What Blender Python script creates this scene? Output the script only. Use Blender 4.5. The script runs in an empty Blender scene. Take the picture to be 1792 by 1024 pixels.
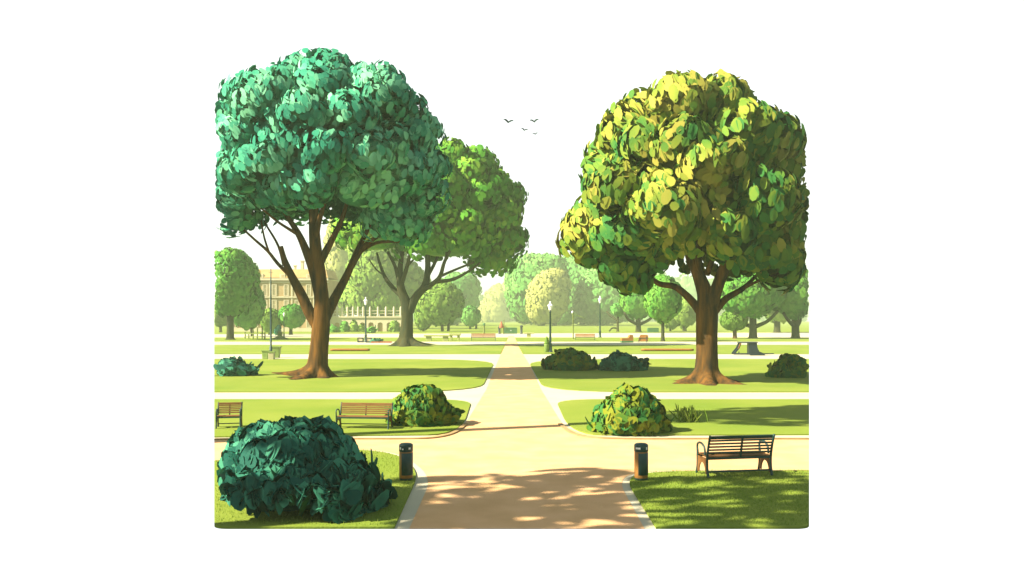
import bpy, math, random
import numpy as np
from mathutils import Vector, Matrix
R = math.radians
PI = math.pi
sc = bpy.context.scene
col = sc.collection
rng = np.random.default_rng(7)
random.seed(7)

# ---------------------------------------------------------------- survey of the place
F, CH, HV, CU = 1500.0, 3.5, 558.0, 896.0        # focal length, eye height, horizon and centre line of the survey picture
SUN_EL, SUN_AZ = 40.0, 19.0                       # sun from the left, slightly from behind the viewer

def depth(v): return CH * F / (v - HV)
def G(u, v, z=0.0):
    y = depth(v); return Vector(((u - CU) * y / F, y, z))
def A(u, v, y): return Vector(((u - CU) * y / F, y, CH - (v - HV) * y / F))

# ---------------------------------------------------------------- objects
WO = {}
def tag(o, label=None, cat=None, group=None, kind=None):
    if label: o['label'] = label
    if cat: o['category'] = cat
    if group: o['group'] = group
    if kind: o['kind'] = kind
    return o
def empty(name, loc, rz=0.0, label=None, cat=None, group=None):
    o = bpy.data.objects.new(name, None); col.objects.link(o)
    o.location = loc; o.rotation_euler = (0, 0, rz); o.empty_display_size = 0.3
    WO[o.name] = Vector(loc)
    return tag(o, label, cat, group)

class MB:
    """collects shapes for one mesh"""
    def __init__(s): s.v = []; s.f = []; s.s = []; s.n = {}
    def add(s, vs, fs, smooth=False):
        b = len(s.v); s.v += [tuple(p) for p in vs]
        s.f += [tuple(i + b for i in f) for f in fs]; s.s += [smooth] * len(fs); return s
    def box(s, c, d, rz=0.0, taper=1.0, bevel=0.0, m=None):
        hx, hy, hz = d[0] / 2, d[1] / 2, d[2] / 2
        if bevel <= 0:
            vs = [(x * (taper if z > 0 else 1), y * (taper if z > 0 else 1), z) for z in (-hz, hz) for x, y in ((-hx, -hy), (hx, -hy), (hx, hy), (-hx, hy))]
            fs = [(3, 2, 1, 0), (4, 5, 6, 7), (0, 1, 5, 4), (1, 2, 6, 5), (2, 3, 7, 6), (3, 0, 4, 7)]
        else:
            e = min(bevel, hx * .9, hy * .9, hz * .9)
            def ring(ax, ay, z): return [(-ax + e, -ay, z), (ax - e, -ay, z), (ax, -ay + e, z), (ax, ay - e, z), (ax - e, ay, z), (-ax + e, ay, z), (-ax, ay - e, z), (-ax, -ay + e, z)]
            t = taper
            vs = ring(hx - e * .6, hy - e * .6, -hz) + ring(hx, hy, -hz + e) + ring(hx * t, hy * t, hz - e) + ring(hx * t - e * .6, hy * t - e * .6, hz)
            fs = [tuple(range(7, -1, -1)), tuple(range(24, 32))]
            for k in range(3):
                for i in range(8):
                    j = (i + 1) % 8; fs.append((k * 8 + i, k * 8 + j, k * 8 + 8 + j, k * 8 + 8 + i))
        M = Matrix.Translation(Vector(c)) @ Matrix.Rotation(rz, 4, 'Z')
        if m: M = M @ m
        return s.add([M @ Vector(p) for p in vs], fs)
    def bar(s, a, b, w, h, up=(0, 0, 1), bevel=0.0):
        a, b = Vector(a), Vector(b); d = b - a; L = d.length; x = d.normalized(); u = Vector(up)
        y = u.cross(x)
        if y.length < 1e-4: y = Vector((0, 1, 0)).cross(x)
        y.normalize(); z = x.cross(y)
        M = Matrix((x, y, z)).transposed().to_4x4()
        return s.box((a + b) / 2, (L, w, h), bevel=bevel, m=M)
    def lathe(s, prof, n=20, c=(0, 0, 0), a0=0.0, a1=2 * PI, caps=True):
        full = abs(a1 - a0 - 2 * PI) < 1e-6; m = n if full else n + 1
        vs = []; fs = []
        for r, z in prof:
            for i in range(m):
                a = a0 + (a1 - a0) * i / n
                vs.append((c[0] + r * math.cos(a), c[1] + r * math.sin(a), c[2] + z))
        for k in range(len(prof) - 1):
            for i in range(n):
                j = (i + 1) % m; fs.append((k * m + i, k * m + j, k * m + m + j, k * m + m + i))
        s.add(vs, fs, True)
        if full and caps:
            if prof[0][0] > 1e-5: s.add(vs[:m], [tuple(range(m - 1, -1, -1))])
            if prof[-1][0] > 1e-5: s.add(vs[-m:], [tuple(range(m))])
        return s
    def tube(s, pts, rad, n=10, steps=5, flare=None, rough=0.0, seed=0):
        P = [Vector(p) for p in pts]; rr = random.Random(seed)
        if len(P) == 2: P = [P[0], (P[0] + P[1]) / 2, P[1]]; rad = [rad[0], (rad[0] + rad[-1]) / 2, rad[-1]]
        Q = []; q = []
        for i in range(len(P) - 1):
            p0 = P[max(i - 1, 0)]; p1 = P[i]; p2 = P[i + 1]; p3 = P[min(i + 2, len(P) - 1)]
            for k in range(steps):
                t = k / steps
                Q.append(0.5 * ((2 * p1) + (p2 - p0) * t + (2 * p0 - 5 * p1 + 4 * p2 - p3) * t * t + (3 * p1 - p0 - 3 * p2 + p3) * t ** 3))
                q.append(rad[i] * (1 - t) + rad[i + 1] * t)
        Q.append(P[-1]); q.append(rad[-1])
        x = Vector((1, 0, 0)); vs = []; fs = []
        ph = [rr.uniform(0, 6.28) for _ in range(3)]
        for i, p in enumerate(Q):
            d = (Q[min(i + 1, len(Q) - 1)] - Q[max(i - 1, 0)]).normalized()
            x = (x - d * x.dot(d)); x = x.normalized() if x.length > 1e-4 else Vector((0, 1, 0)); y = d.cross(x)
            for k in range(n):
                a = 2 * PI * k / n
                w = 1 + rough * (math.sin(3 * a + ph[0] + i * .2) * .5 + math.sin(5 * a + ph[1] - i * .13) * .5)
                if flare:
                    h = flare(i / (len(Q) - 1)); w *= 1 + h * (0.55 + 0.45 * math.cos(6 * a + ph[2] + .6 * math.sin(a)))
                vs.append(p + (x * math.cos(a) + y * math.sin(a)) * q[i] * w)
        for i in range(len(Q) - 1):
            for k in range(n):
                j = (k + 1) % n; fs.append((i * n + k, i * n + j, i * n + n + j, i * n + n + k))
        fs.append(tuple(range((len(Q) - 1) * n, len(Q) * n)))
        return s.add(vs, fs, True)
    def prism(s, outline, z0, z1):
        n = len(outline)
        vs = [(p[0], p[1], z0) for p in outline] + [(p[0], p[1], z1) for p in outline]
        fs = [tuple(range(n - 1, -1, -1)), tuple(range(n, 2 * n))] + [(i, (i + 1) % n, n + (i + 1) % n, n + i) for i in range(n)]
        return s.add(vs, fs)
    def slab(s, outline, y0, y1):
        """outline in x,z swept along y"""
        n = len(outline)
        vs = [(p[0], y0, p[1]) for p in outline] + [(p[0], y1, p[1]) for p in outline]
        fs = [tuple(range(n)), tuple(range(2 * n - 1, n - 1, -1))] + [((i + 1) % n, i, n + i, n + (i + 1) % n) for i in range(n)]
        return s.add(vs, fs)
    def ball(s, c, r, nu=12, nv=8, sm=True):
        vs = [(c[0], c[1], c[2] + r[2])]; fs = []
        for j in range(1, nv):
            t = PI * j / nv
            for i in range(nu):
                a = 2 * PI * i / nu; vs.append((c[0] + r[0] * math.sin(t) * math.cos(a), c[1] + r[1] * math.sin(t) * math.sin(a), c[2] + r[2] * math.cos(t)))
        vs.append((c[0], c[1], c[2] - r[2])); L = len(vs) - 1
        for i in range(nu):
            j = (i + 1) % nu; fs.append((0, 1 + i, 1 + j)); fs.append((L, L - nu + j, L - nu + i))
            for k in range(nv - 2): b = 1 + k * nu; fs.append((b + i, b + nu + i, b + nu + j, b + j))
        return s.add(vs, fs, sm)
    def leafs(s, C, T, N, L, W, fold=0.12, curl=0.15, VN=None):
        """pointed leaves as two five-sided halves: C base points, T tip directions, N normals (numpy)"""
        T = T / np.linalg.norm(T, axis=1, keepdims=True)
        S = np.cross(N, T); S /= np.linalg.norm(S, axis=1, keepdims=True) + 1e-9
        N = np.cross(T, S); n = len(C)
        prof = ((0, 0), (.2, .36), (.55, .5), (.87, .33), (1, 0))
        V = np.zeros((n, 8, 3)); L = L[:, None]; W = W[:, None]
        def pt(t, w): return C + T * L * t + S * W * w + N * (abs(w) * 2 * fold * W - curl * L * t * t)
        V[:, 0] = pt(0, 0); V[:, 4] = pt(1, 0)
        for i in (1, 2, 3): V[:, i] = pt(prof[i][0], prof[i][1]); V[:, 8 - i] = pt(prof[i][0], -prof[i][1])
        b = len(s.v); s.v += [tuple(p) for p in V.reshape(-1, 3).tolist()]
        for i in range(n):
            o = b + 8 * i
            s.f.append((o, o + 4, o + 3, o + 2, o + 1)); s.f.append((o, o + 7, o + 6, o + 5, o + 4))
        s.s += [VN is not None] * (2 * n)
        if VN is not None: s.n[b] = np.repeat(unit(VN + .22 * N), 8, 0)
        return s
    def build(s, name, mat, parent=None, local=False):
        me = bpy.data.meshes.new(name)
        off = Vector((0, 0, 0))
        o = bpy.data.objects.new(name, me); col.objects.link(o)
        if parent is not None:
            o.parent = parent; w = WO.get(parent.name, Vector())
            if not local: off = w
            WO[o.name] = w
        else: WO[o.name] = Vector()
        me.from_pydata([(p[0] - off.x, p[1] - off.y, p[2] - off.z) for p in s.v], [], s.f)
        me.polygons.foreach_set('use_smooth', s.s); me.update()
        if s.n:
            nv = np.zeros((len(s.v), 3))
            for b, a in s.n.items(): nv[b:b + len(a)] = a
            me.normals_split_custom_set_from_vertices([tuple(q) for q in nv.tolist()])
        me.materials.append(mat); return o

# ---------------------------------------------------------------- materials
def s2l(c): return tuple((x / 255 / 12.92) if x / 255 <= .04045 else ((x / 255 + .055) / 1.055) ** 2.4 for x in c)
def mat(name, stops, scale=1.0, detail=4, rough=.8, spec=.2, bump=0.0, bscale=40, island=0.0, trans=0.0, metal=0.0, stretch=None, rampspan=(.32, .68)):
    m = bpy.data.materials.new(name); m.use_nodes = True; nt = m.node_tree; N = nt.nodes; L = nt.links
    b = N['Principled BSDF']; out = N['Material Output']
    b.inputs['Roughness'].default_value = rough; b.inputs['Specular IOR Level'].default_value = spec; b.inputs['Metallic'].default_value = metal
    tc = N.new('ShaderNodeNewGeometry'); no = N.new('ShaderNodeTexNoise'); no.inputs['Scale'].default_value = scale; no.inputs['Detail'].default_value = detail
    src = tc.outputs['Position']
    if stretch:
        mp = N.new('ShaderNodeMapping'); mp.inputs['Scale'].default_value = stretch; L.new(src, mp.inputs['Vector']); src = mp.outputs['Vector']
    L.new(src, no.inputs['Vector'])
    fac = no.outputs['Fac']
    if island > 0:
        a = N.new('ShaderNodeMath'); a.operation = 'MULTIPLY_ADD'; a.inputs[1].default_value = island; L.new(tc.outputs['Random Per Island'], a.inputs[0])
        sb = N.new('ShaderNodeMath'); sb.operation = 'SUBTRACT'; sb.inputs[1].default_value = island / 2; L.new(fac, sb.inputs[0]); L.new(sb.outputs[0], a.inputs[2]); fac = a.outputs[0]
    r = N.new('ShaderNodeValToRGB'); el = r.color_ramp.elements
    while len(el) < len(stops): el.new(.5)
    for i, c in enumerate(stops):
        el[i].position = rampspan[0] + (rampspan[1] - rampspan[0]) * (i / max(1, len(stops) - 1)); el[i].color = (*c, 1)
    L.new(fac, r.inputs['Fac']); L.new(r.outputs['Color'], b.inputs['Base Color'])
    if bump > 0:
        n2 = N.new('ShaderNodeTexNoise'); n2.inputs['Scale'].default_value = bscale; n2.inputs['Detail'].default_value = 5; L.new(src, n2.inputs['Vector'])
        bp = N.new('ShaderNodeBump'); bp.inputs['Strength'].default_value = bump; bp.inputs['Distance'].default_value = .05
        L.new(n2.outputs['Fac'], bp.inputs['Height']); L.new(bp.outputs['Normal'], b.inputs['Normal'])
    if trans > 0:
        t = N.new('ShaderNodeBsdfTranslucent'); L.new(r.outputs['Color'], t.inputs['Color'])
        mx = N.new('ShaderNodeMixShader'); mx.inputs['Fac'].default_value = trans; L.new(b.outputs[0], mx.inputs[1]); L.new(t.outputs[0], mx.inputs[2]); L.new(mx.outputs[0], out.inputs['Surface'])
    return m
def leafmat(name, stops, scale=.35, **k):
    return mat(name, stops, scale=scale, detail=2, rough=.75, spec=.12, island=k.pop('island', .35), trans=k.pop('trans', .1), **k)
M = {}
M['grass'] = mat('mowed grass', [(.135, .198, .025), (.165, .216, .031), (.195, .236, .039)], scale=.22, detail=8, rough=.95, spec=.05, bump=.35, bscale=22)
M['blade'] = mat('grass blades', [(.14, .23, .026), (.19, .265, .036), (.24, .30, .052)], scale=.6, detail=3, rough=.9, spec=.1, island=.5, trans=.25)
M['sand'] = mat('sand gravel', [(.53, .32, .155), (.585, .355, .18), (.635, .39, .21)], scale=1.1, detail=12, rough=.95, spec=.05, bump=.3, bscale=38)
M['paving'] = mat('pale paving', [(.42, .385, .28), (.46, .43, .32)], scale=.5, detail=8, rough=.9, spec=.1, bump=.06, bscale=30)
M['kerb'] = mat('brown kerb stone', [(.27, .18, .08), (.34, .23, .11)], scale=3, rough=.9, bump=.1)
M['bark'] = mat('bark', [(.03, .024, .016), (.085, .045, .015), (.16, .075, .018)], scale=3.2, detail=6, rough=.95, spec=.05, bump=.9, bscale=7, stretch=(1, 1, .16))
M['bark_grey'] = mat('green grey bark', [(.025, .035, .02), (.06, .055, .022)], scale=2, detail=6, rough=.95, spec=.05, bump=.7, bscale=5, stretch=(1, 1, .2))
M['teal'] = leafmat('teal leaves', [(.016, .19, .115), (.045, .30, .17), (.19, .52, .30)])
M['olive'] = leafmat('olive leaves', [(.03, .14, .028), (.09, .19, .022), (.18, .235, .026), (.32, .30, .05)], scale=.3)
M['green'] = leafmat('green leaves', [(.045, .20, .016), (.08, .26, .02), (.17, .32, .03)], scale=.22)
M['fresh'] = leafmat('fresh green leaves', [(.05, .22, .022), (.085, .28, .032), (.14, .33, .045)], scale=.2)
M['sage'] = leafmat('sage leaves', [(.08, .27, .055), (.12, .33, .07), (.19, .42, .10)], scale=.08)
M['moss'] = leafmat('moss olive leaves', [(.11, .23, .03), (.16, .29, .04), (.22, .34, .055)], scale=.1)
M['yellow'] = leafmat('yellow leaves', [(.32, .33, .09), (.37, .39, .11), (.42, .43, .14)], scale=.1)
M['shrubteal'] = leafmat('dark teal shrub leaves', [(.008, .085, .060), (.016, .115, .078), (.055, .25, .15)], scale=.9, island=.6)
M['shrubgold'] = leafmat('golden shrub leaves', [(.025, .13, .03), (.07, .17, .02), (.17, .20, .015)], scale=1.1, island=.5)
M['iron'] = mat('dark green iron', [(.008, .035, .032), (.014, .05, .045)], scale=6, rough=.45, spec=.4)
M['iron_brown'] = mat('brown iron', [(.12, .052, .014), (.17, .075, .02)], scale=6, rough=.6)
M['slat'] = mat('oiled wood', [(.13, .06, .018), (.19, .09, .026)], scale=5, detail=6, rough=.6, stretch=(.3, 6, 6))
M['timber'] = mat('orange timber', [(.24, .10, .02), (.30, .13, .028)], scale=3, rough=.7, stretch=(.3, 4, 4))
M['copper'] = mat('copper paint', [(.24, .11, .022), (.30, .145, .035)], scale=7, rough=.5, spec=.4)
M['white'] = mat('white enamel', [(.78, .78, .74), (.84, .84, .8)], scale=5, rough=.4)
M['glass'] = mat('milky lamp glass', [(.80, .82, .80), (.88, .9, .88)], scale=5, rough=.15, spec=.6)
M['boxgreen'] = mat('green painted metal', [(.03, .11, .035), (.045, .15, .05)], scale=2, rough=.5, spec=.4)
M['potgreen'] = mat('green glazed pot', [(.16, .24, .06), (.22, .31, .09)], scale=3, rough=.5)
M['cream'] = mat('cream panel', [(.40, .37, .22), (.46, .42, .27)], scale=3, rough=.7)
M['wall'] = mat('tan brick wall', [(.36, .25, .12), (.42, .30, .16)], scale=.35, detail=6, rough=.9)
M['trim'] = mat('pale stone trim', [(.52, .46, .31), (.58, .52, .37)], scale=.5, rough=.9)
M['roof'] = mat('tan roof slates', [(.38, .25, .10), (.46, .32, .14)], scale=.5, detail=6, rough=.8)
M['pane'] = mat('window pane', [(.36, .27, .14), (.48, .38, .22)], scale=.2, rough=.12, spec=.6)
M['redcloth'] = mat('rust red cloth', [(.30, .10, .05), (.38, .14, .08)], scale=6)
M['post'] = mat('mossy post', [(.10, .13, .03), (.16, .19, .05)], scale=4)
M['navy'] = mat('blue black painted steel', [(.006, .014, .02), (.01, .022, .032)], scale=4, rough=.45, spec=.4)
M['lowstone'] = mat('mossy stone', [(.30, .33, .12), (.38, .40, .16)], scale=1.5)
M['bird'] = mat('dark plumage', [(.006, .018, .016), (.012, .03, .026)], scale=20)

# ---------------------------------------------------------------- ground
def rounded(pts, seg=7):
    """polygon with rounded corners: points (x, y, r)"""
    out = []; n = len(pts)
    for i in range(n):
        p = Vector(pts[i][:2]); r = pts[i][2]
        if r <= 0: out.append(p); continue
        a = Vector(pts[i - 1][:2]) - p; b = Vector(pts[(i + 1) % n][:2]) - p
        r1 = min(r, a.length * .48); r2 = min(r, b.length * .48); p0 = p + a.normalized() * r1; p1 = p + b.normalized() * r2
        for k in range(seg + 1):
            t = k / seg; out.append(p0 * (1 - t) ** 2 + p * 2 * t * (1 - t) + p1 * t * t)
    return out
def gpoly(px):
    pts = []
    for q in px:
        g = G(q[0], q[1]); pts.append((g.x, g.y, q[2] if len(q) > 2 else 0))
    return rounded(pts)
UL, UR = 375, 1416
def sheet(name, px, z, m, thick=0.0, raw=None):
    o = MB(); P = raw or gpoly(px)
    ar = sum(P[i].x * P[(i + 1) % len(P)].y - P[(i + 1) % len(P)].x * P[i].y for i in range(len(P)))
    if ar < 0: P = P[::-1]
    if thick > 0: o.prism([(p.x, p.y) for p in P], z - thick, z)
    else: o.add([(p.x, p.y, z) for p in P], [tuple(range(len(P)))])
    return tag(o.build(name, m), kind='structure')
# the park ground: pale paving underneath everything, cut as a wedge-shaped plot
sheet('ground', [(UL, 926, .22), (UR, 926, .22), (UR, 562.6), (UL, 562.6)], 0, M['paving'])
LZ = .04
def lawn(px): return sheet('lawn', px, LZ, M['grass'], .037)
lawn([(UL, 809), (540, 797, 2), (615, 787, 1), (700, 797, 1.2), (733, 830, 1.2), (690, 926), (UL, 926, .22)])
lawn([(1148, 926), (1093, 838, 1.3), (1150, 827, 1.2), (UR, 826), (UR, 926, .22)])
lawn([(UL, 700), (826, 700, 2.2), (806, 762, 4.5), (690, 763, 3), (UL, 766)])
lawn([(972, 700, 2.2), (1000, 762, 4.5), (1110, 763, 3), (UR, 762), (UR, 700)])
lawn([(UL, 629), (868, 629, 9), (840, 687, 5), (UL, 687)])
lawn([(922, 629, 9), (955, 687, 5), (UR, 687), (UR, 629)])
lawn([(UL, 604), (884, 604), (876, 620), (UL, 620)])
lawn([(906, 604), (UR, 604), (UR, 620), (915, 620)])
lawn([(UL, 591), (889, 591), (886, 598), (UL, 598)])
lawn([(901, 591), (UR, 591), (UR, 598), (904, 598)])
lawn([(UL, 562.7), (UR, 562.7), (UR, 582), (UL, 585)])
sheet('sand_path', [(889.5, 588), (899.5, 588), (915, 620), (928, 640), (947, 682), (990, 752, 3), (1060, 768, 3), (UR, 770), (UR, 823), (1140, 823, 1.5), (1079, 836, 1.6), (1128, 926),
                    (716, 926), (757, 834, 1.6), (700, 793, 1), (615, 784, 1), (540, 794, 2), (UL, 806), (UL, 771), (740, 769, 3), (808, 752, 3), (851, 682), (868, 640), (876, 620)], .006, M['sand'])
def strip(name, px, w, h, m):
    P = [G(u, v) for u, v in px]; o = MB(); Q = []
    for i in range(len(P) - 1):
        p0 = P[max(i - 1, 0)]; p1 = P[i]; p2 = P[i + 1]; p3 = P[min(i + 2, len(P) - 1)]
        for k in range(6):
            t = k / 6; Q.append(0.5 * ((2 * p1) + (p2 - p0) * t + (2 * p0 - 5 * p1 + 4 * p2 - p3) * t * t + (3 * p1 - p0 - 3 * p2 + p3) * t ** 3))
    Q.append(P[-1]); vs = []; fs = []
    for i, p in enumerate(Q):
        d = (Q[min(i + 1, len(Q) - 1)] - Q[max(i - 1, 0)]).normalized(); s = Vector((-d.y, d.x, 0)) * w / 2
        vs += [p - s, p + s, p + s + Vector((0, 0, h)), p - s + Vector((0, 0, h))]
    for i in range(len(Q) - 1):
        b = 4 * i
        for a, c in ((0, 1), (1, 2), (2, 3), (3, 0)): fs.append((b + a, b + c, b + 4 + c, b + 4 + a))
    fs += [(3, 2, 1, 0), tuple(len(vs) - 4 + k for k in range(4))]
    o.add(vs, fs); return tag(o.build(name, m), kind='structure')
strip('kerb', [(UL + 1, 770), (560, 769), (700, 769), (760, 767), (795, 758), (815, 743)], .14, .045, M['kerb'])
strip('kerb', [(980, 743), (998, 757), (1030, 766), (1100, 769), (1250, 769), (UR - 1, 769)], .14, .045, M['kerb'])

def inside(P, x, y):
    r = np.zeros(len(x), bool); n = len(P)
    for i in range(n):
        a, b = P[i], P[(i + 1) % n]; c = ((a.y > y) != (b.y > y))
        with np.errstate(divide='ignore', invalid='ignore'): c &= x < (b.x - a.x) * (y - a.y) / (b.y - a.y + 1e-12) + a.x
        r ^= c
    return r
def grass(px, n, h0, h1, seed):
    P = gpoly(px); g = np.random.default_rng(seed); xs = [p.x for p in P]; ys = [p.y for p in P]
    x = g.uniform(min(xs), max(xs), n); y = g.uniform(min(ys), max(ys), n); k = inside(P, x, y); x = x[k]; y = y[k]; n = len(x)
    h = g.uniform(h0, h1, n); a = g.uniform(0, 2 * PI, n); w = h * .16; lx = g.normal(0, .35, n) * h; ly = g.normal(0, .35, n) * h
    V = np.zeros((n, 3, 3)); V[:, 0] = np.stack([x - np.cos(a) * w, y - np.sin(a) * w, np.full(n, LZ - .005)], 1); V[:, 1] = np.stack([x + np.cos(a) * w, y + np.sin(a) * w, np.full(n, LZ - .005)], 1)
    V[:, 2] = np.stack([x + lx, y + ly, LZ + h], 1); m = MB(); m.v = [tuple(p) for p in V.reshape(-1, 3).tolist()]; m.f = [(3 * i, 3 * i + 1, 3 * i + 2) for i in range(n)]; m.s = [False] * n
    tag(m.build('grass', M['blade']), 'short green grass blades standing on the near lawns', 'grass', kind='stuff')
grass([(UL + 2, 809), (540, 797, 2), (615, 787, 1), (700, 797, 1.2), (733, 830, 1.2), (692, 924), (UL + 2, 924, .22)], 14000, .02, .05, 1)
grass([(1146, 924), (1093, 838, 1.3), (1150, 827, 1.2), (UR - 2, 826), (UR - 2, 924, .22)], 16000, .02, .05, 2)

# ---------------------------------------------------------------- foliage
FRONT = depth(926) + .03
def clip_plot(p, slack=0.0):
    k = p[:, 1] / F
    return (p[:, 0] > (UL - CU) * k - slack) & (p[:, 0] < (UR - CU) * k + slack) & (p[:, 1] > FRONT - slack)
def unit(a): return a / (np.linalg.norm(a, axis=1, keepdims=True) + 1e-9)
def crown_mesh(lobes, spacing, cr, nleaf, ll, lw, seed, clip=True, core=.74, up=.55, low=-.75, jit=.35, droop=.9, umb=1.25, sink=.72, ncore=99, edge=.35):
    """lobes: list of (centre, radii). Clumps of leaves, each an umbrella, shingled over the union of the lobes."""
    g = np.random.default_rng(seed); mb = MB()
    C = np.array([l[0] for l in lobes]); Rr = np.array([l[1] for l in lobes])
    cand = []; nor = []
    for i in range(len(lobes)):
        a, b, c = Rr[i]; area = 4 * PI * (((a * b) ** 1.6 + (a * c) ** 1.6 + (b * c) ** 1.6) / 3) ** (1 / 1.6)
        n = int(area / spacing ** 2 * 5) + 10
        d = unit(g.normal(size=(n, 3))); p = C[i] + d * Rr[i] * g.uniform(.9, 1.02, (n, 1)); nn = unit(d / Rr[i])
        ok = np.ones(n, bool)
        for j in range(len(lobes)):
            if j != i: ok &= (((p - C[j]) / Rr[j]) ** 2).sum(1) > .80
        ok &= nn[:, 2] > low
        if len(lobes[i]) > 2 and lobes[i][2] is not None: ok &= p[:, 2] > lobes[i][2] + g.normal(0, cr * .25, n)
        if clip: ok &= clip_plot(p, -cr * .3)
        cand.append(p[ok]); nor.append(nn[ok])
    cand = np.vstack(cand); nor = np.vstack(nor)
    idx = g.permutation(len(cand)); keep = []; cell = {}
    for i in idx:
        key = tuple((cand[i] / spacing).astype(int)); bad = False
        for dx in (-1, 0, 1):
            for dy in (-1, 0, 1):
                for dz in (-1, 0, 1):
                    for j in cell.get((key[0] + dx, key[1] + dy, key[2] + dz), ()):
                        if ((cand[i] - cand[j]) ** 2).sum() < spacing ** 2: bad = True
        if not bad: keep.append(i); cell.setdefault(key, []).append(i)
    P = cand[keep]; Nn = nor[keep]; K = len(P)
    ax = unit(Nn * .8 + np.array([0, 0, up]) + g.normal(size=(K, 3)) * .12)
    rad = cr * g.uniform(.7, 1.25, K)
    P = np.repeat(P, nleaf, 0); axr = np.repeat(ax, nleaf, 0); rd = np.repeat(rad, nleaf); n = len(P)
    e1 = unit(np.cross(axr, np.array([.31, .2, .93]) + g.normal(size=3) * .01)); e2 = np.cross(axr, e1)
    ph = g.uniform(0, 2 * PI, n); th = np.sqrt(g.uniform(0, 1, n)) * umb
    radial = e1 * np.cos(ph)[:, None] + e2 * np.sin(ph)[:, None]
    nrm = radial * np.sin(th)[:, None] + axr * np.cos(th)[:, None]
    tip = radial * np.cos(th)[:, None] - axr * np.sin(th)[:, None] - np.array([0, 0, .35 * droop])
    pos = P + nrm * (rd * g.uniform(.82, 1.04, n))[:, None] - axr * (rd * sink)[:, None]
    soft = unit(np.repeat(Nn, nleaf, 0) * .75 + nrm * .5)
    nrm = unit(nrm + g.normal(size=(n, 3)) * jit * .5); tip = unit(tip + g.normal(size=(n, 3)) * jit)
    L = ll * g.uniform(.65, 1.3, n); W = lw * g.uniform(.75, 1.25, n)
    pos = pos - tip * L[:, None] * .5
    low_ = (pos + tip * L[:, None])[:, 2] < .06; tip[low_, 2] = np.abs(tip[low_, 2]) * .15 + .02
    end = pos + tip * L[:, None]
    dip = (pos[:, 2] < .06) & (pos[:, 2] > -.6); pos[dip, 2] = g.uniform(.06, .22, int(dip.sum())); end = pos + tip * L[:, None]
    ok = (pos[:, 2] > .05) & (end[:, 2] > .045)
    if clip: ok &= clip_plot(pos, -lw * edge) & clip_plot(end, -lw * edge)
    mb.leafs(pos[ok], tip[ok], nrm[ok], L[ok], W[ok], VN=soft[ok])
    if core > 0:
        for i in range(min(ncore, len(lobes))):
            c = np.array(C[i]); r = np.array(Rr[i]) * core; cut = lobes[i][2] if len(lobes[i]) > 2 else None
            if cut is not None and c[2] - r[2] < cut + .4: t = c[2] + r[2]; r[2] = (t - cut - .4) / 2; c[2] = t - r[2]
            k = max(FRONT, c[1] - r[1]) / F
            if clip:
                lo = (UL - CU) * k; hi = (UR - CU) * k
                x0 = max(c[0] - r[0], lo + r[0] * .1); x1 = min(c[0] + r[0], hi - r[0] * .1)
                if x1 - x0 < .1: continue
                c[0] = (x0 + x1) / 2; r[0] = (x1 - x0) / 2 * .92
            if clip and c[1] - r[1] < FRONT: y1 = c[1] + r[1]; r[1] = (y1 - FRONT - .05) / 2; c[1] = y1 - r[1]
            n0 = len(mb.v); mb.ball(c, r, 14, 9, False)
            mb.v[n0:] = [(p[0], p[1], max(p[2], .045)) for p in mb.v[n0:]]
    return mb

def tree(name, u, v, label, cat, lobes, leafm, barkm, tw, limbs=(), leaf=(.5, .26), clump=None, spacing=None, nleaf=40, group=None, seed=1, y=None, dk=.85, flare=2.6, core=.74, low=-.75, umb=1.25, jit=.35, clip=True, droop=.9, thin=1.0):
    """lobes: (u, v, ru, rv[, depth offset in radii]) in survey units at the tree's own distance; limbs: lists of (u, v, width)"""
    Y = y or depth(v); k = Y / F; base = Vector(((u - CU) * k, Y, 0))
    root = empty(name, base, 0, label, cat, group)
    rr = random.Random(seed)
    tb = MB()
    known = []
    for i, lm in enumerate(limbs):
        pts = []; rad = []; mine = []; dy = 0.0
        dirn = 0 if i == 0 else rr.uniform(-1, 1)
        if known: dy = min(known, key=lambda t: (t[0] - lm[0][0]) ** 2 + (t[1] - lm[0][1]) ** 2)[2]
        for q, (lu, lv, w) in enumerate(lm):
            w *= thin; p = A(lu, lv, Y)
            if i == 0 and q == 0: p.z = -.05
            if q: dy += dirn * 22 * k
            p.y += dy; mine.append((lu, lv, dy))
            if q:
                a0 = mine[-2]; known += [tuple(a0[c] + (mine[-1][c] - a0[c]) * t / 4 for c in range(3)) for t in range(5)]
            pts.append(p); rad.append(w * k / 2)
        fl = (lambda t: flare * max(0, 1 - t * 6.5) ** 2) if i == 0 else None
        tb.tube(pts, rad, n=28 if i == 0 else 10, steps=8 if i == 0 else 5, flare=fl, rough=.05, seed=seed + i)
    tb.build('trunk', barkm, root)
    W = []
    for l in lobes:
        c = A(l[0], l[1], Y); r = (l[2] * k, max(l[2], l[3]) * k * dk, l[3] * k)
        c.y += (l[4] if len(l) > 4 else 0) * l[2] * k
        W.append((tuple(c), r, A(0, l[5], Y).z if len(l) > 5 else None))
    cl = clump or 1.5; sp = spacing or cl * .8
    crown_mesh(W, sp, cl, nleaf, leaf[0], leaf[1], seed, clip=clip, core=core, low=low, umb=umb, jit=jit, droop=droop).build('crown', leafm, root)
    return root

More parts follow.
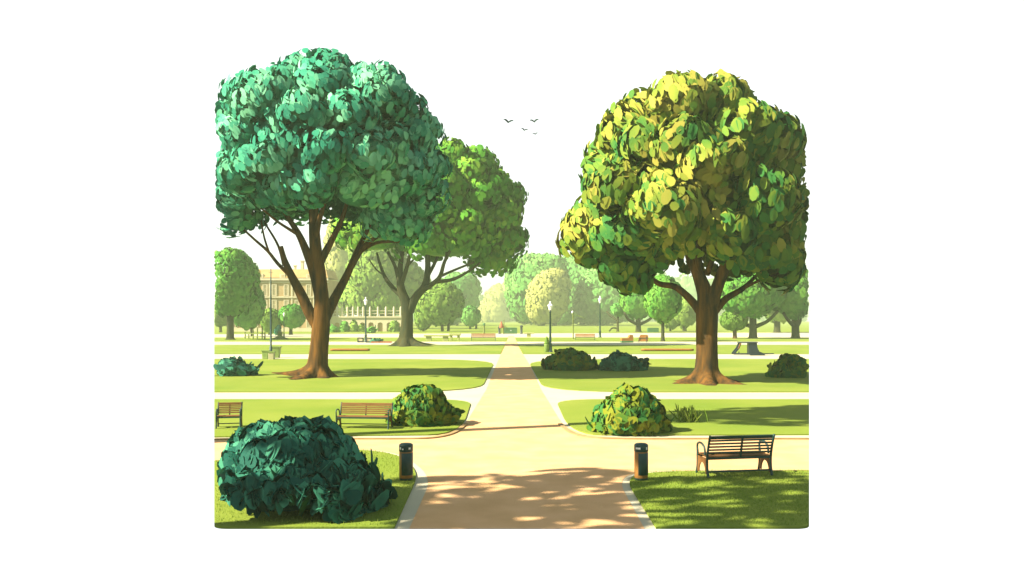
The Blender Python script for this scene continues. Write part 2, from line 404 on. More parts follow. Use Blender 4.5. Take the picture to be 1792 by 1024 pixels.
def puffs(cu, cv, ru, rv, n, r0, r1, seed, vcut, dk=.9, dist=.9):
    """rounded leaf masses standing out of a dome, all the way round it"""
    r = random.Random(seed); out = []; tries = 0
    while len(out) < n and tries < 4000:
        tries += 1
        z = r.uniform(-.55, 1); a = r.uniform(0, 2 * PI); q = math.sqrt(1 - z * z)
        x, y = q * math.cos(a), q * math.sin(a); s = r.uniform(r0, r1)
        u, v, d = cu + x * ru * dist, cv - z * rv * dist, y * ru * dk * dist
        if v + s * .6 > vcut: continue
        if any((u - o[0]) ** 2 + (v - o[1]) ** 2 + (d - o[4] * o[2]) ** 2 < ((s + o[2]) * .72) ** 2 for o in out): continue
        out.append((u, v, s, s * .72, d / s))
    return out
# --- the three big trees
tree('broadleaf_tree', 552, 661, 'big teal green tree with bare forking limbs, at the left edge', 'tree',
     [(575, 266, 186, 130, 0, 350), (700, 372, 62, 40), (722, 335, 48, 46), (408, 368, 42, 26), (430, 330, 60, 40), (640, 340, 70, 30)] + puffs(570, 264, 182, 136, 42, 34, 56, 21, 372, dist=.93),
     M['teal'], M['bark'], 36,
     [[(553, 668, 52), (556, 640, 42), (558, 610, 37), (561, 570, 36), (563, 530, 30), (559, 480, 27), (552, 430, 24), (549, 380, 20), (548, 320, 12)],
      [(559, 575, 26), (543, 548, 24), (528, 515, 21), (510, 480, 16), (500, 455, 11), (494, 432, 9)],
      [(562, 530, 24), (550, 480, 21), (535, 440, 17), (520, 408, 13), (500, 378, 10), (478, 345, 7)],
      [(566, 560, 26), (583, 520, 20), (600, 480, 16), (613, 440, 13), (628, 400, 10), (640, 365, 8), (650, 330, 6)],
      [(606, 465, 12), (632, 425, 10), (668, 402, 8), (700, 385, 6)], [(616, 440, 9), (650, 420, 7), (700, 417, 5), (735, 410, 4)],
      [(560, 460, 18), (580, 420, 13), (596, 385, 10), (606, 350, 7)], [(552, 430, 14), (560, 395, 11), (575, 355, 8)],
      [(512, 485, 9), (488, 462, 7), (470, 440, 6), (447, 420, 5), (425, 400, 4)], [(472, 442, 5), (462, 415, 4), (455, 385, 3)], [(498, 465, 6), (485, 430, 5), (462, 395, 4), (440, 365, 3)], [(520, 410, 8), (505, 400, 6), (492, 390, 5), (470, 370, 4)]],
     thin=.86, leaf=(.52, .35), clump=1.2, spacing=.92, nleaf=62, seed=11, low=-.9, dk=.9, core=.78, jit=.2, umb=1.35)
tree('broadleaf_tree', 712, 606, 'tall green tree with fine foliage and wide bare fork, behind the teal tree', 'tree',
     [(792, 368, 112, 104, 0, 440), (655, 402, 66, 42), (700, 380, 80, 56), (858, 452, 36, 24), (886, 416, 34, 26), (780, 430, 90, 22), (632, 395, 42, 36)] + puffs(792, 368, 112, 104, 30, 24, 38, 5, 450),
     M['green'], M['bark_grey'], 24,
     [[(712, 609, 40), (711, 590, 30), (712, 570, 25), (712, 550, 24), (710, 530, 22), (702, 505, 17), (700, 475, 12), (704, 440, 8)],
      [(715, 545, 22), (728, 520, 17), (744, 500, 15), (749, 470, 12), (748, 435, 10), (752, 400, 6)],
      [(705, 520, 13), (688, 505, 10), (672, 485, 8), (662, 462, 6), (655, 440, 4)], [(698, 490, 10), (690, 465, 7), (676, 440, 5)],
      [(703, 495, 10), (715, 465, 8), (722, 440, 5)], [(740, 508, 12), (770, 488, 9), (782, 460, 7), (800, 430, 5)], [(765, 494, 9), (795, 490, 7), (822, 476, 5), (842, 462, 4)],
      [(775, 484, 6), (800, 474, 5), (832, 462, 4)], [(748, 485, 8), (762, 455, 7), (770, 425, 5)], [(783, 460, 5), (785, 435, 5), (780, 410, 4)], [(712, 470, 5), (728, 452, 4), (748, 445, 3)], [(668, 480, 4), (655, 470, 3), (642, 452, 2.5)]],
     thin=.84, leaf=(.85, .55), clump=1.7, spacing=1.4, nleaf=40, seed=12, low=-.6, core=.86, jit=.22, umb=1.35)
tree('broadleaf_tree', 1234, 671, 'big olive yellow tree with large drooping leaf clumps, at the right edge', 'tree',
     [(1214, 326, 150, 158, 0, 425), (1050, 400, 58, 56), (1085, 442, 50, 38), (1366, 400, 58, 84), (1305, 432, 76, 38), (1165, 415, 60, 26), (1022, 400, 30, 30), (1110, 475, 30, 18)] + puffs(1214, 326, 160, 168, 38, 36, 58, 15, 448, dist=.94),
     M['olive'], M['bark'], 44,
     [[(1236, 679, 64), (1236, 650, 50), (1237, 615, 45), (1237, 580, 45), (1237, 545, 46), (1234, 515, 34), (1222, 480, 26), (1208, 450, 21), (1195, 410, 14), (1185, 360, 8)],
      [(1240, 545, 36), (1250, 510, 28), (1262, 470, 24), (1273, 430, 19), (1285, 380, 12)],
      [(1228, 548, 22), (1208, 522, 17), (1185, 502, 14), (1158, 496, 12), (1142, 482, 10), (1125, 465, 7), (1108, 450, 5)], [(1143, 484, 7), (1128, 484, 5), (1108, 478, 4)],
      [(1250, 545, 20), (1275, 522, 15), (1305, 506, 12), (1325, 492, 9), (1350, 470, 6)], [(1310, 503, 8), (1340, 488, 5), (1365, 478, 4)],
      [(1226, 490, 18), (1220, 455, 16), (1219, 415, 12), (1222, 360, 8)], [(1236, 480, 15), (1243, 455, 11), (1252, 420, 8)], [(1193, 408, 8), (1180, 430, 8), (1172, 410, 5)]],
     thin=.82, leaf=(.68, .42), clump=1.25, spacing=.95, nleaf=56, seed=13, low=-.85, dk=.9, core=.82, jit=.2, droop=1.1, umb=1.35)

# --- smaller rounded trees
def small(u, v, cu, cv, ru, rv, m, label, tw=8, y=None, limbs=None, seed=0, bark='bark_grey', group='smaller trees of the park', extra=(), kind='round_tree', leafpx=6.5, dens=34, cat='tree'):
    Y = y or depth(v); k = Y / F
    vb = HV + CH / k
    lm = [[(u, vb + .5, tw * 1.25), (u, (vb * 2 + cv + rv) / 3, tw), (u * .6 + cu * .4, cv + rv * .6, tw * .85), (cu, cv, tw * .4)]]
    for l in (limbs or ()): lm.append(l)
    s = min(ru, rv); c = max(s * .30, 5) * k
    return tree(kind, u, v, label, cat, [(cu, cv, ru, rv)] + list(extra), M[m], M[bark], tw, lm, leaf=(leafpx * k * 1.25, leafpx * k * .75), clump=c, spacing=c * .75, nleaf=dens, group=group, seed=int(u * 7 + v) + seed, y=Y, core=.88, flare=.8, low=-1.1, jit=.28, umb=1.1)
small(403, 595, 405, 492, 44, 57, 'fresh', 'tall egg shaped green tree, nearest at the left edge', 12, extra=[(402, 506, 43, 42)])
small(441, 589, 432, 532, 28, 40, 'fresh', 'smaller round green tree tucked behind the tall egg shaped tree', 5)
small(386, 582, 385, 553, 18, 16, 'moss', 'low pale olive tree under the egg shaped tree, against the left edge', 5)
small(509, 586, 511, 553, 22, 18, 'fresh', 'small light green round tree in front of the building, beside the teal tree trunk', 6)
small(472, 586, 474, 561, 17, 19, 'moss', 'small dull green bushy tree in front of the building, behind the tall mast', 5)
small(676, 580, 664, 470, 52, 68, 'moss', 'large olive tree with thick flared trunk, behind the lamp by the stepped planters', 22, y=300, extra=[(640, 520, 42, 30), (690, 500, 60, 48), (650, 430, 40, 40)], bark='bark_grey')
small(612, 578, 608, 445, 36, 82, 'yellow', 'pale yellow tall tree rising behind the low wing of the building', 9, y=450, extra=[(632, 400, 36, 40), (600, 510, 28, 36)])
small(741, 580, 741, 556, 14, 18, 'moss', 'small round olive tree just right of the wide forked trunk', 4, y=235)
small(774, 584, 768, 530, 42, 36, 'moss', 'olive tree with broad low crown, right of the wide forked trunk', 5, y=235, limbs=[[(783, 586, 5), (784, 572, 5), (780, 550, 4)]])
small(800, 580, 800, 520, 36, 42, 'sage', 'sage green tree with ragged right side, beyond the red backed bench', 5, y=430, extra=[(815, 505, 22, 26), (790, 540, 30, 24)])
small(823, 577, 824, 553, 15, 15, 'sage', 'little sage tree on two thin stems, left of the open vista', 4, y=285, limbs=[[(833, 577, 4), (833, 565, 4), (829, 553, 3)]])
small(876, 574, 873, 535, 26, 36, 'yellow', 'palest far tree closing the vista beyond the end of the path', 6, y=850, extra=[(855, 548, 18, 22), (893, 525, 18, 34)])
small(948, 583, 940, 502, 54, 58, 'sage', 'big sage green tree just right of the open vista', 12, y=430, extra=[(925, 525, 34, 36), (960, 480, 34, 34), (912, 480, 24, 28)])
small(970, 583, 958, 520, 34, 44, 'yellow', 'yellow leaved tree standing before the big sage trees', 9, y=415, extra=[(972, 494, 24, 24), (945, 540, 22, 24)])
small(1019, 580, 1018, 508, 58, 56, 'sage', 'sage tree with light patches between the vista tree and the tall lamp', 10, y=470, extra=[(1000, 480, 34, 32), (1035, 490, 36, 36), (990, 535, 36, 30)])
small(1052, 583, 1066, 512, 56, 52, 'sage', 'broad sage tree right behind the tall lamp', 13, y=440, extra=[(1078, 500, 30, 34), (1040, 540, 34, 24)])
small(1081, 583, 1083, 541, 12, 9, 'sage', 'thin crooked tree with curved low limb, left of the paired round trees', 4, y=230, limbs=[[(1081, 561, 4), (1070, 553, 3.5), (1064, 545, 2.5)], [(1081, 575, 3), (1072, 574, 3), (1066, 580, 2.5)]], dens=24)
small(1117, 582, 1116, 520, 29, 35, 'fresh', 'round green tree with side limbs, left one of the paired trees', 9, y=222, limbs=[[(1117, 568, 6), (1098, 560, 5), (1088, 548, 4)], [(1118, 568, 6), (1134, 560, 5), (1142, 548, 4)]])
small(1160, 598, 1160, 521, 31, 38, 'fresh', 'round green tree on slim straight trunk, right one of the paired trees', 6, y=132)
small(1173, 578, 1176, 558, 15, 14, 'moss', 'small pale olive tree behind the slim trunk of the paired trees', 4, y=240)
small(1198, 580, 1200, 545, 20, 24, 'moss', 'pale olive tree with forked top, left of the big olive tree trunk', 7, y=238)
small(1286, 593, 1284, 560, 22, 15, 'moss', 'small olive lollipop tree with brown stem, right of the big olive tree trunk', 7, bark='bark', y=150)
small(1318, 593, 1315, 505, 56, 46, 'fresh', 'wide green tree on V shaped limbs, right of the big olive tree trunk', 13, y=150, limbs=[[(1318, 572, 8), (1302, 565, 6), (1288, 548, 5)], [(1320, 572, 8), (1338, 562, 6), (1350, 545, 5)]], extra=[(1285, 510, 28, 34), (1345, 500, 30, 40)])
small(1392, 593, 1388, 508, 40, 44, 'fresh', 'wide green tree on V shaped limbs, at the right edge', 13, y=152, limbs=[[(1391, 572, 8), (1378, 562, 6), (1366, 548, 5)], [(1394, 572, 8), (1406, 562, 6), (1412, 550, 5)]])
small(1360, 580, 1362, 520, 34, 40, 'moss', 'thick trunked tree standing behind and between the two wide right trees', 11, y=215)

# --- the far-off wood closing the view
def far_wood():
    lobes = []
    r = random.Random(5); u = 690
    Y = 1050.0; k = Y / F
    while u < 1412:
        h = r.uniform(30, 44) + (34 if 930 < u < 1412 else 0) - (14 if 840 < u < 905 else 0)
        c = A(u, 564 - h * .55, Y + r.uniform(-20, 20)); lobes.append((tuple(c), (r.uniform(13, 20) * k, 9 * k, h * .62 * k))); u += r.uniform(10, 17)
    o = crown_mesh(lobes, 7, 5.6, 18, 5.2, 3.1, 77, core=.9, low=-.5).build('distant_wood', M['sage'])
    tag(o, 'pale hazy wood closing the view behind all the park trees', 'wood', kind='stuff')
far_wood()

# ---------------------------------------------------------------- shrubs
def shrub(u, v, ru, h, m, label, leaf, nleaf=40, clump=.4, seed=1, group='shrubs on the lawns', lobes=None, droop=.9, dk=.9, spacing=None, jit=.35, umb=1.25):
    """u, v: foot of the shrub; ru, h: half width and height in survey units"""
    Y = depth(v); k = Y / F; b = Vector(((u - CU) * k, Y, LZ))
    root = empty('shrub', b, 0, label, 'shrub', group)
    W = []
    for (du, dz, r1, r2, dy) in (lobes or [(0, 0, 1, 1, 0)]):
        W.append(((b.x + du * ru * k, b.y + dy * ru * k, LZ + dz * h * k), (ru * r1 * k, ru * r1 * k * dk, h * r2 * k)))
    crown_mesh(W, spacing or clump * .8, clump, nleaf, leaf[0], leaf[1], seed, core=.7, ncore=1, edge=.75, low=-.35, droop=droop, jit=jit, umb=umb).build('foliage', m, root)
    st = MB(); rr = random.Random(seed)
    for i in range(7):
        a = 6.28 * i / 7; x = math.cos(a) * ru * k * .35; y = math.sin(a) * ru * k * .3
        if not clip_plot(np.array([[b.x + x, b.y + y, 0]]))[0]: continue
        st.tube([(b.x + x * .2, b.y + y * .2, LZ - .03), (b.x + x * .7, b.y + y * .7, LZ + h * k * .35), (b.x + x, b.y + y, LZ + h * k * .6)], [.03, .022, .012], n=6, seed=i)
    st.build('stem', M['bark'], root)
    return root
# great foreground shrub: long pointed leaves
shrub(502, 884, 158, 150, M['shrubteal'], 'huge dark teal shrub with long pointed leaves filling the near left corner', (.40, .25), nleaf=50, clump=.40, seed=33,
      lobes=[(0, 0, .88, .92, .1), (-.45, 0, .62, .62, -.15), (.4, 0, .62, .60, -.15), (.08, .1, .7, .78, .2), (-.66, -.0, .40, .35, -.2), (.64, 0, .36, .32, -.2), (0, 0, .7, .5, -.4), (-.45, 0, .55, .42, -.65), (.25, 0, .62, .40, -.6), (.56, 0, .34, .28, -.5)], droop=.9, spacing=.24, jit=.14, umb=1.1)
shrub(738, 743, 55, 66, M['shrubgold'], 'golden green domed shrub right beside the front facing bench', (.34, .24), clump=.36, seed=32, lobes=[(0, 0, .9, .98, 0), (-.4, 0, .6, .7, .1), (.45, 0, .55, .6, 0)])
shrub(1103, 757, 62, 78, M['shrubgold'], 'golden green domed shrub on the lawn above the bin and slatted bench', (.34, .25), clump=.36, seed=33, lobes=[(0, 0, .88, .97, 0), (-.4, 0, .6, .72, .1), (.4, .05, .6, .7, 0)])
shrub(998, 648, 42, 34, M['shrubgold'], 'low golden green shrub right of the path, with the teal shrub beside it', (.5, .34), clump=.5, seed=34, lobes=[(0, 0, .9, .98, 0), (-.5, 0, .5, .6, .1), (.5, 0, .5, .6, 0)])
shrub(1086, 649, 36, 28, M['shrubteal'], 'low teal shrub beside the low golden shrub, left of the olive tree', (.5, .36), clump=.55, seed=35, lobes=[(0, 0, .85, 1, 0), (.55, 0, .5, .5, 0), (-.4, 0, .55, .7, 0)])
shrub(408, 658, 33, 26, M['shrubteal'], 'low teal shrub spreading at the left edge, left of the teal tree', (.5, .36), clump=.55, seed=36, lobes=[(-.1, 0, .8, 1, 0), (.6, 0, .5, .5, 0), (-.55, 0, .5, .7, 0)])
shrub(1385, 661, 36, 37, M['shrubgold'], 'golden green shrub with small round leaves at the right edge', (.38, .3), clump=.45, seed=37, lobes=[(0, 0, .85, .98, 0), (-.55, 0, .5, .55, 0), (.5, 0, .5, .8, 0)])
# clipped shrubs in front of the wing
for i, (u, v, ru, h) in enumerate([(603, 581, 8, 17), (619, 581, 6, 18), (586, 582, 9, 8), (633, 581, 5, 13), (655, 580, 4, 16), (690, 581, 9, 18), (650, 583, 6, 5)]):
    shrub(u, v, ru, h, M['moss' if i % 2 else 'fresh'],
          ['clipped upright shrub before the low wing, left one of the tall pair', 'clipped upright shrub before the low wing, right one of the tall pair', 'low flat clipped shrub by the teal tree trunk, before the low wing', 'small clipped shrub before the low wing, just left of the lamp post', 'narrow pointed shrub before the low wing, right of the lamp post', 'round shrub at the right end of the low wing', 'low mat of shrub at the foot of the low wing, right of the lamp'][i],
          (1.0, .6), clump=.9, nleaf=24, seed=60 + i, group='clipped shrubs before the building wing', lobes=[(0, .1, .8, .9, 0), (0, .5, .7, .55, 0)])
# tuft of tall grass
def tuft():
    b = G(1208, 741, LZ); r = empty('grass_tuft', b, 0, 'pale arching tuft of tall grass on the lawn right of the domed shrub', 'grass tuft')
    g = np.random.default_rng(3); n = 70
    C = np.zeros((n, 3)); C[:, 0] = b.x + g.normal(0, .16, n); C[:, 1] = b.y + g.normal(0, .1, n); C[:, 2] = b.z
    T = np.stack([g.normal(-.15, .45, n), g.normal(0, .3, n), np.ones(n)], 1); N = np.stack([g.normal(0, .2, n), -np.ones(n), g.normal(.3, .2, n)], 1)
    MB().leafs(C, T, N, g.uniform(.3, .65, n), g.uniform(.035, .06, n), curl=.35).build('blades', M['blade'], r)
tuft()

# ---------------------------------------------------------------- trees standing left of the view whose crowns shade the foreground
def shade_tree(x, y, cz, leaf, label, seed, lobes, nleaf):
    root = empty('broadleaf_tree', (x, y, 0), 0, label, 'tree')
    tb = MB(); tb.tube([(x, y, -.05), (x, y, 2), (x + .2, y, 6), (x + .4, y + .3, cz - 2), (x, y, cz + 2)], [.5, .4, .33, .26, .1], n=20, flare=lambda t: 1.2 * max(0, 1 - t * 4) ** 2, rough=.05, seed=seed)
    W = [((x + a, y + b, cz + c), (r1, r1, r2)) for a, b, c, r1, r2 in lobes]
    for i, w in enumerate(W): tb.tube([(x + .3, y, cz - 4 + i * .3), ((x + w[0][0]) / 2, (y + w[0][1]) / 2, (cz - 3 + w[0][2]) / 2 + .6), w[0]], [.16, .1, .04], n=8, seed=i)
    tb.build('trunk', M['bark'], root)
    crown_mesh(W, 1.12 * leaf / .6, .85 * leaf / .6, nleaf, leaf, leaf * .57, seed, clip=False, core=0, low=-1.1).build('crown', M['green'], root)
    g = MB(); g.add([(x + 1.7 * math.cos(a * PI / 12), y + 1.7 * math.sin(a * PI / 12), 0) for a in range(24)], [tuple(range(24))])
    tag(g.build('lawn', M['grass']), kind='structure')
shade_tree(-14.4, 11.0, 14.0, .6, 'tall tree outside the photo at near left, shading the foreground path', 51,
           [(0, 0, 0, 2.6, 1.6), (2.8, 1.0, .6, 1.6, 1.0), (4.9, .4, -.4, 1.2, .7), (-2.8, .6, .3, 2.0, 1.2), (.4, -2.2, .8, 2.2, 1.3), (3.6, -2.2, .2, 1.6, .9), (1.0, 2.6, -.6, 1.2, .7), (6.6, -1.6, .2, 1.2, .7), (-2, -2.6, 0, 1.8, 1.1)], 22)
shade_tree(-17.4, 21.4, 24.0, .7, 'tall tree outside the photo at far left, shading the right lawn', 52,
           [(0, 0, 0, 2.6, 1.4), (2.8, .6, .5, 1.9, 1.0), (5.2, 1.2, .2, 1.3, .7), (-2.6, -.4, .2, 1.8, 1.1), (1, -2, .6, 1.6, 1.0), (3.5, 2.4, -.2, 1.4, .7), (6.8, .2, .4, 1.4, .8), (2.0, 1.6, .2, 1.8, 1.0)], 36)

shade_tree(-34.0, 46.5, 24.5, 1.0, 'tall tree outside the photo, beyond the other two, shading the lawn by the teal tree', 53,
           [(0, 0, 0, 3.2, 1.8), (4.0, .4, .6, 2.4, 1.4), (-3.6, -.6, .2, 2.6, 1.4), (1, -1.4, 1.6, 2.4, 1.2), (6.0, 1.2, 1.0, 1.8, .9), (2.0, 2.0, -.4, 2.2, 1.2), (-1.5, 1.6, .2, 2.2, 1.2)], 36)

# ---------------------------------------------------------------- benches
def arch_panel(mb, x, y0, y1, z0, z1, t):
    """end panel between the legs with an arched opening (in the y-z plane at x)"""
    w = y1 - y0; n = 10; vs = []
    arch = [(y0 + w * .14 + w * .72 * (1 - math.cos(PI * i / n)) / 2, z0 + (z1 - z0) * .68 * math.sin(PI * i / n)) for i in range(n + 1)]
    top = [(y0 + w * i / n, z1) for i in range(n + 1)]
    left = (y0, z0); right = (y1, z0)
    for s in (-1, 1): vs += [(x + s * t / 2, p[0], p[1]) for p in arch] + [(x + s * t / 2, p[0], p[1]) for p in top] + [(x + s * t / 2, *left), (x + s * t / 2, *right)]
    fs = []; m = 2 * (n + 1) + 2
    for s in (0, 1):
        b = s * m
        for i in range(n): q = (b + i, b + i + 1, b + n + 1 + i + 1, b + n + 1 + i); fs.append(q if s else q[::-1])
        for q in ((b + 2 * n + 2, b, b + n + 1), (b + n, b + 2 * n + 3, b + 2 * n + 1)): fs.append(q if s else q[::-1])
    loop = [2 * n + 2] + list(range(0, n + 1)) + [2 * n + 3] + list(range(2 * n + 1, n, -1))
    for i in range(len(loop)):
        a, c = loop[i], loop[(i + 1) % len(loop)]; fs.append((a, c, m + c, m + a))
    mb.add(vs, fs)
def bench(loc, rz, L, label, wood_back, group='park benches', scale=1.0, arms=True, nback=6, wood='slat'):
    """local frame: seat opens towards -y, backrest at +y"""
    r = empty('park_bench', loc, rz, label, 'bench', group); r.scale = (scale,) * 3
    h = L / 2
    seat = MB()
    for i in range(5): seat.box((0, -.44 + i * .105, .45 - .012 * (i > 2)), (L - .02, .085, .032), bevel=.008)
    seat.build('seat', M[wood], r, True)
    back = MB(); tilt = .22
    for i in range(nback):
        z = .53 + i * .345 / (nback - 1) if nback > 1 else .6; y = .06 + (z - .45) * tilt
        back.box((0, y, z), (L - .02, .028, (.05 if wood_back else .036) if i < nback - 1 else .075), bevel=.008, m=Matrix.Rotation(-tilt, 4, 'X'))
    back.build('backrest', M[wood if wood_back else 'iron'], r, True)
    fr = MB()
    for x in (-h * .02, ): fr.bar((x, .075, .43), (x, .185, .90), .045, .02, (0, 1, 0))
    fr.bar((-h, -.47, .405), (h, -.47, .405), .03, .05); fr.bar((-h, .04, .405), (h, .04, .405), .03, .05); fr.bar((-h, .05, .12), (h, .05, .12), .03, .035)
    fr.build('frame', M['iron'], r, True)
    for s in (-1, 1):
        x = s * h
        MB().tube([(x, .10, 0), (x, .05, .2), (x, .045, .42), (x, .11, .68), (x, .20, .92)], [.034, .028, .03, .026, .028], n=8).build('leg', M['iron'], r, True)
        MB().tube([(x, -.53, 0), (x, -.48, .2), (x, -.47, .42), (x, -.48, .56)], [.03, .026, .03, .024], n=8).build('leg', M['iron'], r, True)
        p = MB(); arch_panel(p, x, -.46, .04, .06, .41, .022); p.build('end_panel', M['iron_brown'], r, True)
        if arms: MB().tube([(x, -.48, .5), (x, -.485, .64), (x, -.40, .70), (x, -.24, .70), (x, -.1, .62), (x, -.06, .46)], [.024] * 6, n=8).build('armrest', M['iron'], r, True)
    return r
p = G(1292, 836, LZ); bench(p, R(180 + 11), 1.5, 'dark slatted bench seen from behind at the edge of the near right lawn', False)
p = G(640, 750, LZ); bench(p, R(-6), 2.0, 'wooden bench facing the viewer on the lawn beside the golden shrub', True, scale=.84)
p = G(402, 749, LZ); bench(p, R(12), .86, 'short wooden bench at the left edge, above the huge teal shrub', True, scale=.84)
p = G(846, 597, LZ); bench(p, R(2), 3.0, 'red brown bench far off, left of the end of the path', True, scale=1.25, arms=False, wood='timber')
p = G(1024, 596, LZ); bench(p, R(-3), 2.7, 'orange brown bench far off, between the thin post and the tall lamp', True, scale=1.15, arms=False, wood='timber')
# two far wooden seats
def block_seat():
    b = G(1097, 599.6, 0); r = empty('wooden_lounger', b, R(6), 'far low block seat with a raised right end, left of the framed chair', 'lounger')
    MB().box((0, 0, .13), (1.75, 1.0, .26), bevel=.03).build('plinth', M['boxgreen'], r, True)
    m = MB(); m.slab([(-.85, .26), (.85, .26), (.85, .95), (.8, 1.12), (.4, 1.12), (.28, .9), (.15, .66), (-.85, .62)], -.48, .48); m.build('seat', M['timber'], r, True)
block_seat()
def framed_chair():
    b = G(1125, 599, 0); r = empty('wooden_chair', b, R(-10), 'far brown chair with a sloping back in a dark frame, right of the block seat', 'chair')
    m = MB(); m.slab([(-.7, .15), (.75, .15), (.8, .95), (.6, 1.12), (-.35, 1.12), (-.55, .7)], -.4, .4); m.build('shell', M['timber'], r, True)
    f = MB()
    for y in (-.44, .44):
        f.bar((-.8, y, .62), (.85, y, .62), .06, .06); f.bar((-.72, y, 0), (-.35, y, .66), .06, .06); f.bar((.55, y, 0), (.55, y, .9), .06, .06)
    for x, z in ((-.78, .62), (.83, .62), (.55, .1)): f.bar((x, -.44, z), (x, .44, z), .05, .05)
    f.build('frame', M['iron'], r, True)
framed_chair()
# dark trestle table by the cross path
def trestle():
    b = G(1308, 622, LZ); r = empty('picnic_table', b, R(-4), 'dark trestle table with a splayed leg and broad end panel', 'table')
    k = 1.0
    MB().box((0, 0, 1.2), (1.75, 1.1, .09), bevel=.02).build('tabletop', M['navy'], r, True)
    m = MB(); m.slab([(.05, 1.155), (.8, 1.155), (.86, .7), (1.02, .35), (1.4, .2), (1.4, .12), (.05, .12)], -.45, .45); m.build('end_panel', M['navy'], r, True)
    for y in (-.45, .45):
        g = MB(); g.bar((-.72, y, 1.15), (-.95, y, .6), .16, .12, (0, 1, 0)); g.bar((-.95, y, .62), (-1.35, y, .14), .16, .12, (0, 1, 0)); g.build('leg', M['navy'], r, True)
    MB().bar((-.76, -.53, 1.14), (-.98, -.53, .62), .03, .2, (0, 1, 0)).build('brace', M['timber'], r, True)
    f = MB(); f.bar((-1.4, -.5, .1), (.2, -.5, .1), .1, .1); f.bar((-1.4, .5, .1), (2.6, .5, .1), .1, .1); f.bar((.1, -.62, .06), (1.5, -.62, .06), .14, .12, bevel=.03); f.build('runner', M['navy'], r, True)
    for x in (-1.2, -.9): MB().box((x, -.5, .2), (.09, .12, .28), bevel=.02).build('foot', M['navy'], r, True)
trestle()
# orange timbers on the grass
for (u0, u1, v, lab) in ((581, 645, 615, 'long orange timber lying on the lawn between the teal tree and the forked tree'), (1126, 1211, 615, 'long orange timber lying on the lawn left of the olive tree')):
    a = G(u0, v, 0); b = G(u1, v, 0); m = MB()
    m.tube([(a.x, a.y, LZ + .12), (a.x * .97 + b.x * .03, a.y, LZ + .13), (b.x * .95 + a.x * .05, b.y, LZ + .13), (b.x, b.y, LZ + .1)], [.03, .13, .13, .06], n=8, steps=3)
    tag(m.build('timber_beam', M['timber']), lab, 'timber', 'timbers lying on the grass')

# ---------------------------------------------------------------- bins
def litter_bin(loc, label, slots):
    r = empty('litter_bin', loc, 0, label, 'bin', 'bins flanking the path')
    MB().lathe([(.125, 0), (.14, .01), (.14, .06), (.135, .07)], 28).build('foot', M['iron'], r, True)
    MB().lathe([(.142, .05), (.146, .06), (.146, .60), (.142, .61)], 32).build('body', M['copper'], r, True)
    MB().lathe([(.146, .115), (.151, .118), (.151, .585), (.146, .588)], 26, a0=R(-122), a1=R(110)).build('panel', M['iron'], r, True)
    c = MB(); c.lathe([(.148, .615), (.152, .625), (.152, .74), (.146, .765), (.11, .785), (0, .795)], 32); c.build('cap', M['iron'], r, True)
    for a0, a1, z0, z1 in slots:
        MB().lathe([(.1535, z0), (.1555, z0 + .004), (.1555, z1 - .004), (.1535, z1)], 8, a0=R(a0), a1=R(a1)).build('opening', M['white'], r, True)
    return r
litter_bin(G(710.5, 843, LZ), 'dark round bin with copper edge, left of the path by the huge shrub', [(-143, -126, .668, .712), (-116, -103, .66, .69), (-62, -45, .67, .71)])
litter_bin(G(1122, 843, LZ), 'dark round bin with copper edge, right of the path near the slatted bench', [(-146, -104, .67, .71), (-57, -42, .66, .715)])

# ---------------------------------------------------------------- lamps and posts
def copy_tree(o, parent=None):
    c = o.copy(); col.objects.link(c)
    if parent is not None: c.parent = parent
    for ch in [x for x in o.children]: copy_tree(ch, c)
    return c
def street_lamp(loc, H, label):
    """unit lamp of 5 m scaled to H"""
    r = empty('street_lamp', loc, 0, label, 'street lamp', 'street lamps along the paths'); r.scale = (1, 1, 1)
    MB().lathe([(.24, 0), (.24, .10), (.19, .14), (.17, .75), (.19, .80), (.13, .9)], 16).build('base', M['iron'], r, True)
    MB().lathe([(.13, .9), (.12, .95), (.085, 3.9), (.12, 3.93), (.12, 4.0), (.06, 4.03), (.06, 4.15)], 14).build('post', M['iron'], r, True)
    lamp = MB(); lamp.lathe([(.13, 4.15), (.24, 4.55), (.24, 4.58)], 6); lamp.build('lantern', M['glass'], r, True)
    cp = MB(); cp.lathe([(.29, 4.58), (.27, 4.63), (.13, 4.78), (.05, 4.81)], 6); cp.build('lantern_roof', M['white'], r, True)
    f = MB(); f.ball((0, 0, 4.91), (.1, .1, .1)); f.lathe([(.03, 4.79), (.02, 4.83)], 8); f.build('finial', M['white'], r, True)
    return r
l0 = street_lamp(G(963, 617, LZ), 5, 'street lamp nearest the path on the right, beside the cone shrub in a pot')
l0.scale = (1.05,) * 3
for (u, v, top, lab) in ((640, 599, 520, 'street lamp rising from the stepped planters, left of the forked tree'), (1050, 591, 518, 'tallest street lamp, standing behind the orange brown bench'),
                         (497, 592, 546, 'small street lamp just left of the teal tree trunk')):
    c = copy_tree(l0); c.location = G(u, v, .0); c['label'] = lab; s = (v - top) * depth(v) / F / 5.0; c.scale = (s * .8, s * .8, s)
def thin_post():
    b = G(1003, 594, LZ); H = 49 * depth(594) / F; r = empty('lamp_post', b, 0, 'thin mossy post with a pale cap and drooping bracket, left of the orange brown bench', 'post')
    MB().lathe([(.16, 0), (.14, .2), (.1, .3), (.1, H - .2), (.06, H)], 12).build('post', M['post'], r, True)
    m = MB(); m.ball((-.12, 0, H - .2), (.18, .18, .26)); m.build('cap', M['glass'], r, True)
    MB().tube([(0, 0, H - .25), (.7, 0, H - .75), (1.5, 0, H - 1.0), (2.1, 0, H - 1.3)], [.06, .06, .06, .03], n=8).build('bracket', M['potgreen'], r, True)
thin_post()
